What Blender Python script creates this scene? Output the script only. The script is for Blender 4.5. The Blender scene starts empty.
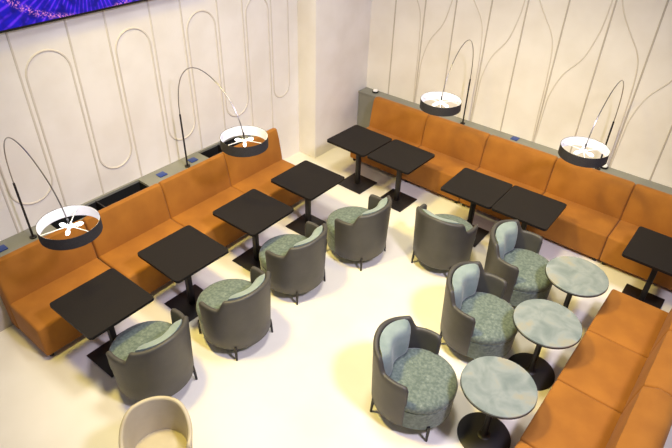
import bpy, bmesh, math, random
from mathutils import Vector, Matrix
random.seed(4)
PI = math.pi
scene = bpy.context.scene
C = scene.collection

# ---------------------------------------------------------------- camera
F_PX, PITCH, ROLL, YAW, CAM_H = 562.73, 0.62722, 0.031813, -0.66425, 4.5253
cy, sy = math.cos(YAW), math.sin(YAW)
fwd = Vector((sy*math.cos(PITCH), cy*math.cos(PITCH), -math.sin(PITCH)))
right = Vector((cy, -sy, 0)); up = right.cross(fwd)
r2 = right*math.cos(ROLL) + up*math.sin(ROLL)
u2 = -right*math.sin(ROLL) + up*math.cos(ROLL)
cam_data = bpy.data.cameras.new('camera')
cam = bpy.data.objects.new('camera', cam_data); C.objects.link(cam)
cam.matrix_world = Matrix(((r2.x, u2.x, -fwd.x, 0), (r2.y, u2.y, -fwd.y, 0), (r2.z, u2.z, -fwd.z, CAM_H), (0, 0, 0, 1)))
cam_data.sensor_width = 36; cam_data.lens = 36*F_PX/672
scene.camera = cam

# ---------------------------------------------------------------- light and exposure
scene.view_settings.view_transform = 'Standard'
scene.view_settings.look = 'None'
scene.view_settings.exposure = -0.1
scene.view_settings.gamma = 1
world = bpy.data.worlds.new('world'); scene.world = world
world.use_nodes = True
world.node_tree.nodes['Background'].inputs[0].default_value = (0.94, 0.90, 0.94, 1)
world.node_tree.nodes['Background'].inputs[1].default_value = 0.17

def spot(name, loc, target, size, blend, radius, power, col):
    d = bpy.data.lights.new(name, 'SPOT'); d.spot_size = math.radians(size); d.spot_blend = blend
    d.shadow_soft_size = radius; d.energy = power; d.color = col
    o = bpy.data.objects.new(name, d); C.objects.link(o); o.location = loc
    o.rotation_euler = (Vector(target)-Vector(loc)).to_track_quat('-Z', 'Y').to_euler()
    return o
def area(name, loc, target, sx, sy_, power, col):
    d = bpy.data.lights.new(name, 'AREA'); d.shape = 'RECTANGLE'; d.size = sx; d.size_y = sy_
    d.energy = power; d.color = col
    o = bpy.data.objects.new(name, d); C.objects.link(o); o.location = loc
    o.rotation_euler = (Vector(target)-Vector(loc)).to_track_quat('-Z', 'Y').to_euler()
    return o
spot('ceiling_spot_warm', (-3.9, 1.6, 6.6), (-2.5, 4.2, 0), 88, 1, .4, 1800, (1.0, 0.80, 0.20))
spot('ceiling_spot_cool', (1.5, 2.4, 6.2), (-3.1, 4.3, .2), 88, 1, .4, 1650, (0.80, 0.75, 1.0))
spot('ceiling_spot_warm_back', (-2.0, 5.0, 6.6), (-1.9, 5.9, 0), 56, 1, .3, 520, (1.0, 0.84, 0.30))
spot('ceiling_spot_centre', (-2.2, 3.4, 7.0), (-3.0, 4.1, 0), 98, 1, .6, 1000, (1.0, 0.96, 0.90))

# ---------------------------------------------------------------- materials
def new_mat(name, col, rough=0.6, metal=0.0):
    m = bpy.data.materials.new(name); m.use_nodes = True
    b = m.node_tree.nodes['Principled BSDF']
    b.inputs['Base Color'].default_value = (*col, 1); b.inputs['Roughness'].default_value = rough
    b.inputs['Metallic'].default_value = metal
    return m, b
def srgb(r, g, b):
    f = lambda c: (c/255/12.92) if c/255 <= .04045 else ((c/255+.055)/1.055)**2.4
    return (f(r), f(g), f(b))
def noise_mat(name, c1, c2, scale, rough=0.7, bump=0.0, bscale=None, detail=4, lo=0.35, hi=0.65, sheen=0, spec=.5, c3=None, dist=0.0):
    m, b = new_mat(name, c1, rough); nt = m.node_tree; N = nt.nodes; L = nt.links
    tc = N.new('ShaderNodeTexCoord'); n = N.new('ShaderNodeTexNoise')
    n.inputs['Scale'].default_value = scale; n.inputs['Detail'].default_value = detail
    n.inputs['Distortion'].default_value = dist
    L.new(tc.outputs['Object'], n.inputs['Vector'])
    r = N.new('ShaderNodeValToRGB'); L.new(n.outputs['Fac'], r.inputs['Fac'])
    r.color_ramp.elements[0].position = lo; r.color_ramp.elements[0].color = (*c1, 1)
    r.color_ramp.elements[1].position = hi; r.color_ramp.elements[1].color = (*c2, 1)
    if c3:
        e = r.color_ramp.elements.new(min(hi+.14, .98)); e.color = (*c3, 1)
    L.new(r.outputs['Color'], b.inputs['Base Color'])
    if bump:
        n2 = N.new('ShaderNodeTexNoise'); n2.inputs['Scale'].default_value = bscale or scale*8
        n2.inputs['Detail'].default_value = 3
        L.new(tc.outputs['Object'], n2.inputs['Vector'])
        bp = N.new('ShaderNodeBump'); bp.inputs['Strength'].default_value = bump; bp.inputs['Distance'].default_value = 0.01
        L.new(n2.outputs['Fac'], bp.inputs['Height']); L.new(bp.outputs['Normal'], b.inputs['Normal'])
    b.inputs['Specular IOR Level'].default_value = spec
    if sheen:
        b.inputs['Sheen Weight'].default_value = sheen
        b.inputs['Sheen Roughness'].default_value = 0.4
    return m
M = {}
M['wall'] = noise_mat('plaster wall', srgb(236, 231, 222), srgb(244, 240, 233), 2.2, 0.75, 0.08, 30)
M['trim'] = noise_mat('wall moulding', srgb(212, 204, 191), srgb(220, 213, 201), 3, 0.75)  # toned below the wall so the colour carries the shade of grooves
M['trim_line'] = noise_mat('upright wall moulding', srgb(190, 182, 169), srgb(200, 192, 180), 3, 0.75)  # groove shade of the upright lines put into the colour; ledge front reuses it
M['floor'] = noise_mat('pale floor', srgb(230, 224, 210), srgb(240, 235, 224), 0.9, 0.42, 0.02, 6)
M['ledge'] = noise_mat('grey ledge', srgb(128, 128, 120), srgb(136, 136, 128), 3, 0.5)
M['velvet'] = noise_mat('orange velvet', srgb(152, 95, 25), srgb(168, 108, 32), 3.2, 0.85, 0.12, 160, sheen=0.1)
M['leather'] = noise_mat('grey leather', srgb(68, 66, 63), srgb(75, 73, 69), 6, 0.5, 0.12, 220)
M['chenille'] = noise_mat('sage chenille', srgb(90, 104, 97), srgb(116, 129, 121), 38, 0.85, 0.35, 120, detail=8, lo=.38, hi=.64, sheen=.3, c3=srgb(142, 152, 143))
M['cushion'] = noise_mat('pale sage velvet', srgb(128, 145, 141), srgb(145, 161, 156), 9, 0.8, 0.2, 110, sheen=.3)
M['cream'] = noise_mat('cream leather', srgb(188, 176, 148), srgb(198, 187, 160), 6, 0.5, 0.08, 200)
M['black_top'] = noise_mat('black laminate', srgb(24, 20, 19), srgb(28, 24, 23), 60, 0.55, spec=.22)
M['black_metal'] = new_mat('black powder coated metal', srgb(22, 18, 20), 0.5)[0]
M['black'] = new_mat('black rubber', srgb(16, 14, 15), 0.6)[0]
M['trough'] = new_mat('black trough lining', srgb(16, 16, 18), 0.7)[0]
M['marble'] = noise_mat('clouded stone top', srgb(118, 130, 127), srgb(142, 151, 147), 5.5, 0.25, detail=9, lo=.36, hi=.56, c3=srgb(156, 152, 132), dist=.5)
M['chrome'] = new_mat('brushed steel', (.34, .32, .30), 0.3, 1.0)[0]
M['shade_out'] = noise_mat('charcoal lamp fabric', srgb(44, 42, 44), srgb(52, 50, 52), 80, 0.8)
M['shade_in'] = new_mat('white lamp lining', (.86, .86, .9), 0.7)[0]
M['white_metal'] = new_mat('white enamel', (.85, .85, .85), 0.4)[0]
M['blue'] = new_mat('blue plastic', srgb(42, 66, 138), 0.4)[0]
M['white'] = new_mat('white plastic', (.9, .9, .9), 0.35)[0]
m, b = new_mat('lit bulb', (1, 1, 1), .5)
b.inputs['Emission Color'].default_value = (1, .97, .93, 1); b.inputs['Emission Strength'].default_value = 3.5
M['bulb'] = m

def screen_mat():
    m, b = new_mat('led picture', (0.0, 0.0, 0.0), 0.35); nt = m.node_tree; N = nt.nodes; L = nt.links
    def math_(op, a, b_=None):
        n = N.new('ShaderNodeMath'); n.operation = op
        for i, v in enumerate((a, b_)):
            if v is None: continue
            if isinstance(v, (int, float)): n.inputs[i].default_value = v
            else: L.new(v, n.inputs[i])
        return n.outputs[0]
    def ramp(x, a, b_):
        r = N.new('ShaderNodeMapRange'); r.inputs[1].default_value = a; r.inputs[2].default_value = b_
        L.new(x, r.inputs[0]); return r.outputs[0]
    tc = N.new('ShaderNodeTexCoord'); sp = N.new('ShaderNodeSeparateXYZ'); L.new(tc.outputs['Object'], sp.inputs[0])
    y = math_('SUBTRACT', sp.outputs[1], 3.0); z = math_('SUBTRACT', sp.outputs[2], 3.45)
    rad = math_('SQRT', math_('ADD', math_('MULTIPLY', y, y), math_('MULTIPLY', math_('MULTIPLY', z, z), 2.4)))
    ang = math_('ARCTAN2', z, y)
    n = N.new('ShaderNodeTexNoise'); n.inputs['Scale'].default_value = 9; L.new(tc.outputs['Object'], n.inputs['Vector'])
    n2 = N.new('ShaderNodeTexNoise'); n2.inputs['Scale'].default_value = 70; L.new(tc.outputs['Object'], n2.inputs['Vector'])
    rays = math_('SINE', math_('ADD', math_('MULTIPLY', ang, 80), math_('MULTIPLY', rad, 5)))
    rays = ramp(rays, 0.2, 1.0)
    rays = math_('MULTIPLY', rays, ramp(n.outputs['Fac'], 0.4, 0.6))
    arc = math_('ABSOLUTE', math_('SUBTRACT', rad, 0.92))
    arc = math_('MULTIPLY', ramp(arc, 0.06, 0.0), ramp(n2.outputs['Fac'], 0.5, 0.62))
    def mix(f, a, c):
        x = N.new('ShaderNodeMix'); x.data_type = 'RGBA'; L.new(f, x.inputs[0])
        for i, v in ((6, a), (7, c)):
            if isinstance(v, tuple): x.inputs[i].default_value = (*v, 1)
            else: L.new(v, x.inputs[i])
        return x.outputs[2]
    base = mix(ramp(n.outputs['Fac'], .3, .75), (0.004, 0.002, 0.22), (0.012, 0.008, 0.75))
    c1 = mix(rays, base, (0.16, 0.03, .95))
    c2 = mix(arc, c1, (1.0, .32, .75))
    L.new(c2, b.inputs['Emission Color']); b.inputs['Emission Strength'].default_value = 1.0
    return m
M['screen'] = screen_mat()

# ---------------------------------------------------------------- helpers
def link(name, bm, mat, parent=None, smooth=True, loc=None):
    bmesh.ops.recalc_face_normals(bm, faces=bm.faces)
    me = bpy.data.meshes.new(name); bm.to_mesh(me); bm.free()
    if mat: me.materials.append(mat)
    if smooth:
        for f in me.polygons: f.use_smooth = True
        me.set_sharp_from_angle(angle=math.radians(40))
    o = bpy.data.objects.new(name, me); C.objects.link(o)
    if parent: o.parent = parent
    if loc: o.location = loc
    return o
def tag(o, label, cat, group=None):
    o['label'] = label; o['category'] = cat
    if group: o['group'] = group
    return o
def thing(name, label, cat, loc=(0, 0, 0), rz=0, group=None):
    o = bpy.data.objects.new(name, None); C.objects.link(o); o.empty_display_size = .1
    o.location = loc; o.rotation_euler = (0, 0, rz)
    return tag(o, label, cat, group)
def dup(root, loc, rz, label):
    r = root.copy(); C.objects.link(r); r.location = loc; r.rotation_euler = (0, 0, rz); r['label'] = label
    for ch in list(root.children):
        c = ch.copy(); C.objects.link(c); c.parent = r
        for g in ch.children:
            d = g.copy(); C.objects.link(d); d.parent = c
    return r
def box(bm, x0, x1, y0, y1, z0, z1):
    vs = [bm.verts.new((x, y, z)) for z in (z0, z1) for y in (y0, y1) for x in (x0, x1)]
    for f in ((0, 1, 3, 2), (4, 6, 7, 5), (0, 4, 5, 1), (2, 3, 7, 6), (0, 2, 6, 4), (1, 5, 7, 3)):
        bm.faces.new([vs[i] for i in f])
def bevel(bm, w, seg=2, angle=30):
    es = [e for e in bm.edges if len(e.link_faces) == 2 and e.calc_face_angle(0) > math.radians(angle)]
    bmesh.ops.bevel(bm, geom=es, offset=w, segments=seg, affect='EDGES', profile=.5, clamp_overlap=True)
def bbox(x0, x1, y0, y1, z0, z1, w=0, seg=2):
    bm = bmesh.new(); box(bm, x0, x1, y0, y1, z0, z1)
    bmesh.ops.recalc_face_normals(bm, faces=bm.faces)
    if w: bevel(bm, w, seg)
    return bm
def lathe(bm, prof, n=32, cx=0, cy_=0, caps=True):
    rings = []
    for r, z in prof:
        rings.append([bm.verts.new((cx+r*math.cos(2*PI*i/n), cy_+r*math.sin(2*PI*i/n), z)) for i in range(n)])
    for a, b_ in zip(rings, rings[1:]):
        for i in range(n):
            j = (i+1) % n; bm.faces.new((a[i], a[j], b_[j], b_[i]))
    if caps:
        bm.faces.new(rings[0][::-1]); bm.faces.new(rings[-1])
    return rings
def tube(bm, pts, rad, n=8):
    pts = [Vector(p_) for p_ in pts]; rings = []
    rads = rad if isinstance(rad, (list, tuple)) else [rad]*len(pts)
    prev = None
    for i, p_ in enumerate(pts):
        t = (pts[min(i+1, len(pts)-1)]-pts[max(i-1, 0)]).normalized()
        if prev is None:
            a = t.orthogonal().normalized()
        else:
            a = (prev - t*prev.dot(t)).normalized()
        prev = a; b_ = t.cross(a)
        rings.append([bm.verts.new(p_+(a*math.cos(2*PI*k/n)+b_*math.sin(2*PI*k/n))*rads[i]) for k in range(n)])
    for a, b_ in zip(rings, rings[1:]):
        for i in range(n):
            j = (i+1) % n; bm.faces.new((a[i], a[j], b_[j], b_[i]))
    bm.faces.new(rings[0][::-1]); bm.faces.new(rings[-1])
def smooth_path(pts, n=8):
    P = [Vector(p_) for p_ in pts]; out = []
    for i in range(len(P)-1):
        p0 = P[max(i-1, 0)]; p1 = P[i]; p2 = P[i+1]; p3 = P[min(i+2, len(P)-1)]
        for k in range(n):
            t = k/n
            out.append(0.5*((2*p1)+(p2-p0)*t+(2*p0-5*p1+4*p2-p3)*t*t+(-p0+3*p1-3*p2+p3)*t**3))
    out.append(P[-1]); return out
def structure(o):
    o['kind'] = 'structure'; return o

# ---------------------------------------------------------------- room shell
XL, YB, XP, YP = -5.60, 7.42, -5.25, 6.10
WH = 5.6
structure(link('floor', bbox(-5.75, 3.6, -3.0, 7.57, -0.12, 0), M['floor']))
structure(link('wall_left', bbox(-5.75, XL, -3.0, 7.57, 0, WH), M['wall']))
structure(link('wall_back', bbox(XL, 3.6, YB, 7.57, 0, WH), M['wall']))
structure(link('wall_pier', bbox(XL, XP, YP, YB, 0, WH, .006), M['wall']))

def bead(bm, pts, axis, plane, sign, w=.012, h=.008):
    """a low half-round moulding along a 2-D path on a wall; axis 'x': wall plane x=plane, path (y,z)"""
    path = [Vector((a, b_)) for a, b_ in pts]
    sec = [(-w, 0), (-w*.8, h*.6), (-w*.3, h), (w*.3, h), (w*.8, h*.6), (w, 0)]
    rings = []
    for i, p_ in enumerate(path):
        t = (path[min(i+1, len(path)-1)]-path[max(i-1, 0)]).normalized(); nrm = Vector((-t.y, t.x))
        ring = []
        for s_, d in sec:
            q = p_+nrm*s_
            ring.append(bm.verts.new((plane+sign*d, q.x, q.y) if axis == 'x' else (q.x, plane+sign*d, q.y)))
        rings.append(ring)
    for a, b_ in zip(rings, rings[1:]):
        for i in range(len(sec)-1): bm.faces.new((a[i], a[i+1], b_[i+1], b_[i]))
# left wall: hairpins that stand on the ledge and hang from above, in turn
pairs = [-.29, .20, .69, 1.18, 1.68, 2.185, 2.70, 3.175, 3.665, 4.135, 4.62, 5.085, 5.545, 5.93]
k = 0
for i in range(len(pairs)-1):
    a, b_ = pairs[i]+.027, pairs[i+1]-.027
    r = (b_-a)/2; cyy = (a+b_)/2
    bm = bmesh.new()
    arch = (i % 2 == 1)
    z0 = 0.83 if b_ < 5.2 else 0.0
    if arch: pts = [(a, z0), (a, 2.60-r)]+[(cyy-r*math.cos(t*PI/16), 2.60-r+r*math.sin(t*PI/16)) for t in range(1, 16)]+[(b_, 2.60-r), (b_, z0)]
    else: pts = [(a, WH), (a, 1.085+r)]+[(cyy-r*math.cos(t*PI/16), 1.085+r-r*math.sin(t*PI/16)) for t in range(1, 16)]+[(b_, 1.085+r), (b_, WH)]
    bead(bm, pts, 'x', XL, 1)
    k += 1; structure(link('trim_%d' % k, bm, M['trim']))
# back wall: upright beads with sweeping leaf curves between them
cols = [-4.80, -4.29, -3.80, -3.28, -2.79, -2.28, -1.75, -1.22, -.70, -.18, .34]
for i, x in enumerate(cols):
    bm = bmesh.new(); bead(bm, [(x, .83), (x, WH)], 'y', YB, -1, .011)
    k += 1; structure(link('trim_%d' % k, bm, M['trim_line']))
    if i == len(cols)-1: break
    w_ = cols[i+1]-x
    if i % 2 == 0: cu = [(.0, 3.6), (.01, 3.2), (.04, 2.95), (.13, 2.73), (.27, 2.52), (.40, 2.33), (.46, 2.12), (.485, 1.7), (.49, 1.25), (.50, .83)]
    else: cu = [(.49, 3.6), (.48, 3.2), (.475, 2.86), (.46, 2.6), (.43, 2.42), (.34, 2.13), (.15, 1.86), (.05, 1.55), (.03, 1.25), (.015, .83)]
    pts = [(x+p_.x*w_/.52, p_.y) for p_ in smooth_path([(a, b_, 0) for a, b_ in cu], 5)]
    bm = bmesh.new(); bead(bm, pts, 'y', YB, -1, .009, .006)
    k += 1; structure(link('trim_%d' % k, bm, M['trim']))

# ---------------------------------------------------------------- ledges behind the benches
LZ = .83
led = thing('wall_ledge', 'grey service ledge with black troughs behind the orange bench under the screen', 'ledge', (-5.45, 0, 0))
def ledge_boxes(cut):
    bm = bmesh.new(); xs = (-.147, -.115, .112, .148)
    y = -1.2
    for a, b_ in cut+[(5.02, None)]:
        box(bm, xs[0], xs[3], y, a, LZ-.03, LZ)
        if b_ is None: break
        box(bm, xs[0], xs[1], a, b_, LZ-.03, LZ); box(bm, xs[2], xs[3], a, b_, LZ-.03, LZ)
        y = b_
    return bm
cuts = [(-.2, 1.15), (1.95, 3.13), (4.06, 4.76)]
link('top_panel', ledge_boxes(cuts), M['ledge'], led)
bm = bmesh.new(); box(bm, .128, .148, -1.2, 5.02, 0, LZ-.03); box(bm, -.147, .128, 5.17, 5.02, 0, LZ-.03); box(bm, -.147, .128, -1.2, -1.18, 0, LZ-.03)
link('front_panel', bm, M['trim_line'], led)
for a, b_ in cuts:
    bm = bmesh.new()
    box(bm, -.115, .112, a, b_, LZ-.20, LZ-.19)
    box(bm, -.118, -.115, a, b_, LZ-.2, LZ-.031); box(bm, .112, .115, a, b_, LZ-.2, LZ-.031)
    box(bm, -.115, .112, a-.003, a, LZ-.2, LZ-.031); box(bm, -.115, .112, b_, b_+.003, LZ-.2, LZ-.031)
    t = link('trough', bm, M['trough'], led, smooth=False)
    link('divider', bbox(-.115, .112, (a+b_)/2-.008, (a+b_)/2+.008, LZ-.19, LZ-.02), M['black_metal'], t)
led2 = thing('wall_ledge', 'narrow grey service ledge behind the orange bench on the right-hand wall', 'ledge', (-2.5, 7.305, 0))
link('top_panel', bbox(-2.745, 3.2, -.115, .113, LZ-.03, LZ, .003), M['ledge'], led2)
bm = bmesh.new(); box(bm, -2.745, 3.2, -.105, -.085, 0, LZ-.03); box(bm, -2.745, -2.725, -.085, .113, 0, LZ-.03)
link('front_panel', bm, M['ledge'], led2)

# sockets and pucks on the ledges
def socket_plate(x, y, rz, label):
    o = link('socket_plate', bbox(-.05, .05, -.055, .055, 0, .012, .004), M['blue'], loc=(x, y, LZ))
    o.rotation_euler.z = rz; tag(o, label, 'socket', 'blue socket plates on the ledges')
socket_plate(-5.46, 1.40, 0, 'blue socket plate on the ledge left of the leftmost arc lamp')
socket_plate(-5.45, 3.39, 0, 'blue socket plate on the ledge at the right end of the long black trough')
socket_plate(-5.45, 3.88, 0, 'blue socket plate on the ledge just right of the second lamp pole')
socket_plate(-5.45, 4.90, 0, 'blue socket plate on the ledge seen through the second lamp shade')
socket_plate(-2.52, 7.33, 0, 'blue socket plate on the right-hand wall ledge between the two lamps')
def puck(x, y, label):
    t = thing('ledge_puck', label, 'puck', (x, y, LZ), 0, 'round pucks on the right-hand ledge')
    bm = bmesh.new(); lathe(bm, [(.045, 0), (.052, .004), (.052, .022), (.046, .026)], 24); link('base', bm, M['black'], t)
    bm = bmesh.new(); lathe(bm, [(.041, .026), (.041, .036), (.034, .048), (.014, .053)], 24); link('cap', bm, M['white'], t)
puck(-5.0, 7.33, 'white-capped black puck on the ledge end beside the wall pier')
puck(-3.74, 7.33, 'white-capped black puck on the ledge below the lamp shade nearer the pier')
puck(-1.265, 7.35, 'white-capped black puck on the ledge below the rightmost lamp shade')

# ---------------------------------------------------------------- screen on the left wall
scr = thing('led_screen', 'large led screen showing a blue and violet light pattern, top left on wall', 'screen', (-5.52, 0, 0))
link('casing', bbox(-.08, .0, -1.0, 4.35, 2.865, 4.9, .006), M['black'], scr)
link('picture', bbox(.0, .006, -.97, 4.32, 2.89, 4.87), M['screen'], scr, smooth=False)

# ---------------------------------------------------------------- orange banquette modules
# local frame: runs along +y (width), sitter faces +x, origin at the floor under the seat/back junction
def make_module(w, depth, name, label, group, bd=1.0, lean=1.0):
    t = thing(name, label, 'bench', (0, 0, 0), 0, group)
    h = w/2-.002
    # seat: rounded block with a soft crown
    bm = bmesh.new(); box(bm, -.04, depth, -h, h, .055, .44); bmesh.ops.recalc_face_normals(bm, faces=bm.faces)
    bevel(bm, .028, 4)
    link('seat', bm, M['velvet'], t)
    prof = [(0, .40), (-.005, .46), (-.028, .62), (-.055, .76), (-.078, .85), (-.105, .892), (-.15, .905), (-.20, .897), (-.245, .87), (-.27, .82), (-.272, .70), (-.272, .055), (-.045, .055), (-.045, .40)]
    prof = [(x*bd if z < .8 and x < -.2 or x == -.045 else (x*bd if x < -.15 else x*(1+(lean-1)*min(1, (z-.4)/.2)) if x > -.1 else x*bd*.5+x*.5), z) for x, z in prof]
    bm = bmesh.new()
    stations = [(-h, -.022), (-h+.006, -.010), (-h+.018, -.003), (-h+.035, 0), (0, 0), (h-.035, 0), (h-.018, -.003), (h-.006, -.010), (h, -.022)]
    cx_, cz_ = -.13, .55
    rings = []
    for y, ins in stations:
        ring = []
        for (x, z) in prof:
            dx = -ins if x < cx_ else ins
            dz = ins if z > .6 else 0
            ring.append(bm.verts.new((x+dx, y, z+dz)))
        rings.append(ring)
    n = len(prof)
    for a, b_ in zip(rings, rings[1:]):
        for i in range(n): bm.faces.new((a[i], a[(i+1) % n], b_[(i+1) % n], b_[i]))
    bm.faces.new(rings[0]); bm.faces.new(rings[-1][::-1])
    link('backrest', bm, M['velvet'], t)
    for sx_ in (depth-.06, -.15):
        for s in (-1, 1):
            bm = bmesh.new(); lathe(bm, [(.020, 0), (.024, .004), (.024, .056)], 14, sx_, s*(h-.06)); link('leg', bm, M['black'], t)
    return t
gl = 'orange bench sections under the screen'
m0 = make_module(1.0, .545, 'bench_section', 'orange velvet bench section at the far left end, under leftmost lamp', gl, .79)
m0.location = (-5.083, 1.68, 0)
dup(m0, (-5.083, 2.69, 0), 0, 'orange velvet bench section second from the left, below the black trough')
dup(m0, (-5.083, 3.69, 0), 0, 'orange velvet bench section behind the second lamp pole on the left run')
dup(m0, (-5.083, 4.69, 0), 0, 'orange velvet bench section at the right end of the left run, beneath second shade')
gb = 'orange bench sections on the right-hand wall'
m1 = make_module(1.0, .48, 'bench_section', 'orange velvet bench section nearest the wall pier, behind two paired black tables', gb)
m1.location = (-4.30, 6.905, 0); m1.rotation_euler.z = -PI/2
for x, l in ((-3.3, 'orange velvet bench section below the lamp shade nearer the pier'),
             (-2.3, 'orange velvet bench section on the back run midway between its two lamps'),
             (-1.3, 'orange velvet bench section right under the rightmost lamp shade'),
             (-.3, 'orange velvet bench section at the right edge behind the cut-off black table')):
    dup(m1, (x, 6.905, 0), -PI/2, l)
gr = 'orange bench sections at the lower right'
m2 = make_module(.80, .57, 'bench_section', 'orange bench section of the near run at its far end, by the cut-off black table', gr, 1.2, .6)
m2.location = (.115, 5.115, 0); m2.rotation_euler.z = PI
for y, l in ((4.315, 'orange bench section of the near run beside the middle round table'),
             (3.515, 'orange bench section of the near run beside the nearest round table'),
             (2.715, 'orange bench section of the near run cut off by the bottom edge')):
    dup(m2, (.115, y, 0), PI, l)

# ---------------------------------------------------------------- square tables
def make_square_table():
    t = thing('square_table', '', 'table', (0, 0, 0), 0, 'square black tables')
    s = .345; r = .036
    bm = bmesh.new(); pts = []
    for cx_, cy_, a0 in ((s-r, s-r, 0), (-s+r, s-r, 90), (-s+r, -s+r, 180), (s-r, -s+r, 270)):
        for k_ in range(6):
            a = math.radians(a0+k_*18); pts.append((cx_+r*math.cos(a), cy_+r*math.sin(a)))
    lo = [bm.verts.new((x, y, .722)) for x, y in pts]; hi = [bm.verts.new((x, y, .752)) for x, y in pts]
    bm.faces.new(lo[::-1]); bm.faces.new(hi)
    for i in range(len(pts)):
        j = (i+1) % len(pts); bm.faces.new((lo[i], lo[j], hi[j], hi[i]))
    bevel(bm, .004, 2, 60)
    link('tabletop', bm, M['black_top'], t)
    link('column', bbox(-.030, .030, -.030, .030, .014, .712, .006), M['black_metal'], t)
    bm = bmesh.new(); box(bm, -.16, .16, -.16, .16, .712, .722); box(bm, -.05, .05, -.05, .05, .700, .712)
    link('support_plate', bm, M['black_metal'], t)
    link('base_plate', bbox(-.218, .218, -.218, .218, .004, .016, .003), M['black_metal'], t)
    for a in (-1, 1):
        for b_ in (-1, 1):
            bm = bmesh.new(); lathe(bm, [(.014, 0), (.014, .005)], 10, a*.2, b_*.2); link('foot', bm, M['black'], t)
    return t
tb = make_square_table()
spots = [(-4.10, 1.68, .016, 'square black table at the left end of the left row'),
         (-4.115, 2.65, -.01, 'square black table second from the left in the left row'),
         (-4.11, 3.67, .01, 'square black table third from the left in the left row'),
         (-4.105, 4.63, 0, 'square black table at the pier end of the left row'),
         (-4.265, 5.94, -.027, 'square black table nearest the pier, touching the one right of it'),
         (-3.552, 5.95, -.022, 'square black table of the far pair, the one farther from the pier'),
         (-2.37, 5.915, .02, 'square black table of the middle pair, left one, behind lone dark chair'),
         (-1.672, 5.935, .014, 'square black table of the middle pair, right one, above round tables'),
         (-.175, 6.06, 0, 'square black table cut off by the right edge')]
for i, (x, y, a, l) in enumerate(spots):
    if i == 0: tb.location = (x, y, 0); tb.rotation_euler.z = a; tb['label'] = l
    else: dup(tb, (x, y, 0), a, l)

# ---------------------------------------------------------------- round tables
def make_round_table():
    t = thing('round_table', '', 'table', (0, 0, 0), 0, 'round stone-topped tables')
    R = .315
    bm = bmesh.new(); lathe(bm, [(R-.006, .698), (R-.002, .700), (R-.002, .712), (R-.005, .715)], 64); link('tabletop', bm, M['marble'], t)
    bm = bmesh.new(); lathe(bm, [(R-.02, .682), (R-.002, .684), (R+.002, .690), (R+.001, .700), (R-.004, .7005)], 64); link('table_edge', bm, M['black_metal'], t)
    bm = bmesh.new(); lathe(bm, [(.060, .018), (.046, .024), (.036, .040), (.030, .070), (.028, .14), (.028, .66), (.034, .668), (.11, .674), (.11, .682)], 28)
    link('column', bm, M['black_metal'], t)
    bm = bmesh.new(); lathe(bm, [(.236, 0), (.240, .003), (.240, .010), (.234, .014), (.06, .018)], 56); link('base_plate', bm, M['black_metal'], t)
    return t
rt = make_round_table()
for i, (x, y, rz, l) in enumerate([(-.775, 5.095, .4, 'round stone-topped table farthest back, beside the far end of the near bench'),
                               (-.745, 4.235, 2.1, 'round stone-topped table in the middle of the three'),
                               (-.77, 3.26, 4.4, 'round stone-topped table nearest the viewer at the bottom')]):
    if i == 0: rt.location = (x, y, 0); rt.rotation_euler.z = rz; rt['label'] = l
    else: dup(rt, (x, y, 0), rz, l)

# ---------------------------------------------------------------- tub chairs (sitter faces +x)
def smoothstep(a, b_, x):
    t = max(0, min(1, (x-a)/(b_-a))); return t*t*(3-2*t)
SH = dict(R0=.330, R1=.354, th=.045, zb=.130)
def shell_mesh(P, ztop, tm, n=72, fx=0.0):
    bm = bmesh.new(); rings = []
    th = P['th']; rc = .05
    for i in range(n+1):
        a = -tm+2*tm*i/n; d = abs(a)
        zt = ztop(d)
        e = (tm-d)*P['R1']                      # arc distance from the free end
        if e < rc: zt -= rc-math.sqrt(max(0, rc*rc-(rc-e)**2))
        k = 1.0
        if e < .02: k = .35+.65*math.sqrt(max(0, 1-((.02-e)/.02)**2))
        zb = P['zb']
        def rad(z): return P['R0']+(P['R1']-P['R0'])*(z-zb)/(.75-zb)
        sec = [(rad(zb)-.012, zb)]
        for f in (.03, .3, .6, .9): z = zb+(zt-th/2-zb)*f; sec.append((rad(z), z))
        for q in range(7):
            b_ = q*PI/6; sec.append((rad(zt)-th/2+th/2*math.cos(b_), zt-th/2+th/2*math.sin(b_)))
        for f in (.9, .6, .3, 0): z = zb+(zt-th/2-zb)*f; sec.append((rad(z)-th, z))
        mid = lambda z: rad(z)-th/2
        ca, sa = math.cos(PI+a), math.sin(PI+a)
        ring = []
        for r, z in sec:
            r = mid(z)+(r-mid(z))*k
            # beyond a right angle the walls run on more nearly straight
            x = r*ca; y = r*sa
            if d > PI/2: x = r*(ca*1.0); y = r*(sa*.55+.45*math.copysign(1, sa)*max(abs(sa), .96))
            ring.append(bm.verts.new((x+fx, y, z)))
        rings.append(ring)
    m_ = len(rings[0])
    for a, b_ in zip(rings, rings[1:]):
        for i in range(m_): bm.faces.new((a[i], a[(i+1) % m_], b_[(i+1) % m_], b_[i]))
    bm.faces.new(rings[0][::-1]); bm.faces.new(rings[-1])
    return bm
def chair_top(d):
    d = math.degrees(d)
    return .812-.037*smoothstep(0, 52, d)-.125*smoothstep(53, 67, d)-.004*smoothstep(75, 115, d)
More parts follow.
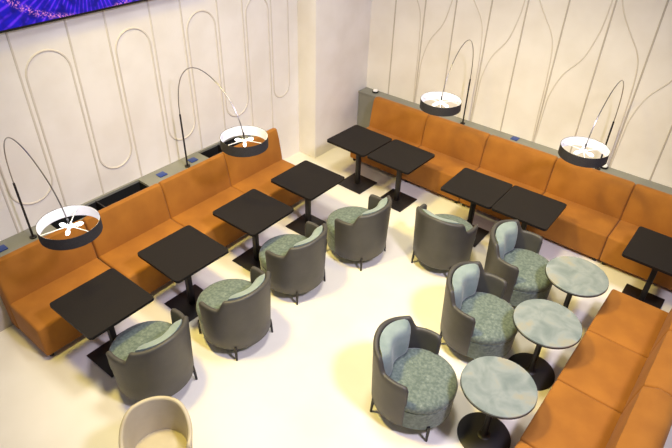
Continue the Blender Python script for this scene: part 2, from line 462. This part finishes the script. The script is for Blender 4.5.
def make_tub_chair():
    t = thing('tub_chair', '', 'chair', (0, 0, 0), 0, 'grey tub chairs with sage seats'); t.scale = (1.08, 1.08, 1.06)
    link('shell', shell_mesh(SH, chair_top, math.radians(107)), M['leather'], t)
    # drum base and seat cushion
    bm = bmesh.new(); lathe(bm, [(.27, .12), (.298, .125), (.313, .14), (.319, .345), (.312, .352)], 56, .056); link('seat_base', bm, M['chenille'], t)
    bm = bmesh.new(); lathe(bm, [(.305, .352), (.318, .357), (.325, .372), (.325, .40), (.318, .423), (.297, .440), (.25, .450), (.15, .457), (.05, .460), (.001, .460)], 56, .056); s = link('seat', bm, M['chenille'], t)
    # back cushion
    bm = bmesh.new(); nu, nv = 24, 16; am = math.radians(57); z0, z1 = .42, .792
    front = {}; back = {}
    for i in range(nu+1):
        for j in range(nv+1):
            u = -1+2*i/nu; v = -1+2*j/nv
            uu = u*math.sqrt(1-.30*v*v*(v > 0)-.10*v*v*(v <= 0)); vv = v*math.sqrt(1-.18*u*u)
            z = (z0+z1)/2+vv*(z1-z0)/2; a = PI+uu*am
            puff = ((1-u**6)*(1-v**6))**.5
            Rw = .300-.004+.02*(z-.4)
            rf = Rw-.118*puff*(1-.15*v)
            edge = abs(abs(u)-1) < 1e-6 or abs(abs(v)-1) < 1e-6
            rb = Rw-.0005 if not edge else rf
            front[i, j] = bm.verts.new((rf*math.cos(a), rf*math.sin(a), z))
            back[i, j] = front[i, j] if edge else bm.verts.new((rb*math.cos(a), rb*math.sin(a), z))
    for i in range(nu):
        for j in range(nv):
            bm.faces.new((front[i, j], front[i+1, j], front[i+1, j+1], front[i, j+1]))
            q = [back[i, j], back[i, j+1], back[i+1, j+1], back[i+1, j]]
            if not all(v_ in (front[i, j], front[i+1, j], front[i+1, j+1], front[i, j+1]) for v_ in q):
                try: bm.faces.new(q)
                except ValueError: pass
    link('back_cushion', bm, M['cushion'], t)
    for sx_, sy_ in ((-1, -1), (-1, 1), (1, -1), (1, 1)):
        bm = bmesh.new()
        tube(bm, [(sx_*.232+(.0 if sx_ < 0 else .05), sy_*.228, .18), (sx_*.235+(.0 if sx_ < 0 else .05), sy_*.232, .12), (sx_*.242+(.0 if sx_ < 0 else .045), sy_*.238, 0)], [.014, .014, .010], 10)
        link('leg', bm, M['black_metal'], t)
    return t
ch = make_tub_chair()
cs = [(-3.50, 1.735, PI+.0, 'grey tub chair nearest the cream chair, its back to the viewer'),
      (-3.375, 2.665, PI+.0, 'grey tub chair at the second black table of the left row'),
      (-3.465, 3.655, PI+.04, 'grey tub chair at the third black table of the left row'),
      (-3.26, 4.615, PI+.0, 'grey tub chair at the pier end of the left row of tables'),
      (-2.36, 5.17, PI/2+.04, 'grey tub chair turned towards the right-hand wall, alone before the middle pair'),
      (-1.40, 5.18, .03, 'grey tub chair facing the farthest round table'),
      (-1.39, 4.20, 0.0, 'grey tub chair facing the middle round table'),
      (-1.48, 3.09, .12, 'grey tub chair facing the nearest round table')]
for i, (x, y, a, l) in enumerate(cs):
    if i == 0: ch.location = (x, y, 0); ch.rotation_euler.z = a; ch['label'] = l
    else: dup(ch, (x, y, 0), a, l)

# ---------------------------------------------------------------- cream armchair, partly in the frame
ac = thing('bucket_armchair', 'cream leather bucket armchair cut off by the bottom edge', 'chair', (-2.60, 1.16, 0), math.radians(-38))
bm = shell_mesh(dict(R0=.225, R1=.287, th=.036, zb=.17), lambda d: .76-.16*smoothstep(35, 112, math.degrees(d)), math.radians(118))
link('shell', bm, M['cream'], ac)
bm = bmesh.new(); lathe(bm, [(.20, .17), (.215, .18), (.235, .30), (.248, .38), (.242, .40), (.22, .412), (.12, .422), (.001, .425)], 48, .01); link('seat', bm, M['cream'], ac)
for sx_, sy_ in ((-1, -1), (-1, 1), (1, -1), (1, 1)):
    bm = bmesh.new(); tube(bm, [(sx_*.15, sy_*.15, .19), (sx_*.22, sy_*.22, 0)], [.014, .009], 10); link('leg', bm, M['black_metal'], ac)

# ---------------------------------------------------------------- arc lamps (arm reaches along local +x, hub 1.14 m out)
def make_lamp(hubz=1.60):
    t = thing('arc_lamp', '', 'lamp', (0, 0, 0), 0, 'arc lamps with drum shades')
    bm = bmesh.new(); lathe(bm, [(.034, 0), (.036, .003), (.036, .014), (.03, .018)], 20); link('base', bm, M['black_metal'], t)
    bm = bmesh.new(); tube(bm, [(0, 0, .016), (0, 0, .70)], .011, 12); link('pole', bm, M['black_metal'], t)
    pts = [(0, 0, .70), (.01, 0, .86), (.055, 0, 1.05), (.15, 0, 1.215), (.30, 0, 1.33), (.48, 0, 1.365), (.68, 0, 1.325), (.86, 0, 1.225), (1.0, 0, 1.10), (1.09, 0, .95), (1.135, 0, .80)]
    bm = bmesh.new(); tube(bm, smooth_path(pts, 6), .0058, 8); link('arc_arm', bm, M['chrome'], t)
    hx = 1.14; z = hubz-LZ; R = .262; h = .115; zt = z+.03; zb = zt-h
    bm = bmesh.new(); tube(bm, [(hx-.005, 0, z+.07), (hx, 0, z-.01)], .009, 10); link('hub_rod', bm, M['black_metal'], t)
    bm = bmesh.new(); n = 64
    rg = lathe(bm, [(R, zb), (R, zt)], n, hx, 0, caps=False)
    rg2 = lathe(bm, [(R-.003, zb), (R-.003, zt)], n, hx, 0, caps=False)
    for a, b_ in ((rg[0], rg2[0]), (rg[1], rg2[1])):
        for i in range(n): bm.faces.new((a[i], a[(i+1) % n], b_[(i+1) % n], b_[i]))
    sh = link('lamp_shade', bm, M['shade_out'], t)
    bm = bmesh.new(); rg = lathe(bm, [(R-.0035, zb+.002), (R-.0035, zt-.002)], n, hx, 0, caps=False); rg2 = lathe(bm, [(R-.0055, zb+.002), (R-.0055, zt-.002)], n, hx, 0, caps=False)
    for a, b_ in ((rg[0], rg2[0]), (rg[1], rg2[1])):
        for i in range(n): bm.faces.new((a[i], a[(i+1) % n], b_[(i+1) % n], b_[i]))
    link('lining', bm, M['shade_in'], sh)
    bm = bmesh.new(); lathe(bm, [(.02, z-.03), (.034, z-.026), (.034, z-.008), (.02, z-.004)], 20, hx)
    for k_ in range(3):
        a = math.radians(20+120*k_); tube(bm, [(hx+.03*math.cos(a), .03*math.sin(a), z-.015), (hx+(R-.006)*math.cos(a), (R-.006)*math.sin(a), z-.015)], .0045, 8)
    link('spider', bm, M['white_metal'], sh)
    for k_ in range(3):
        a = math.radians(80+120*k_); bm = bmesh.new()
        c_, s_ = math.cos(a), math.sin(a)
        tube(bm, [(hx+c_*q, s_*q, z-.02-q*.12) for q in (.03, .05, .065, .085, .105, .118)], [.009, .011, .017, .019, .014, .004], 14)
        link('bulb', bm, M['bulb'], sh)
    return t
lp = make_lamp()
ls = [(-5.405, 1.715, -.045, 'leftmost of the four black arc lamps, drum shade over the left bench end'),
      (-5.375, 3.735, -.01, 'black arc lamp whose shade hangs over the right end of the left bench'),
      (-3.33, 7.26, -PI/2+.15, 'black arc lamp on the right-hand wall nearer the pier'),
      (-1.315, 7.25, -PI/2+.01, 'rightmost black arc lamp on the right-hand wall')]
for i, (x, y, a, l) in enumerate(ls):
    if i == 0: q = lp; lp.location = (x, y, LZ); lp.rotation_euler.z = a; lp['label'] = l
    else: q = dup(lp, (x, y, LZ), a, l)
    q.scale.z = (.965, 1.035, 1.0, .985)[i]
    d = bpy.data.lights.new('lamp_light', 'POINT'); d.energy = 1.8; d.shadow_soft_size = .04; d.color = (.93, .92, 1.0)
    o = bpy.data.objects.new('lamp_light', d); C.objects.link(o)
    o.location = (x+1.14*math.cos(a), y+1.14*math.sin(a), 1.61)
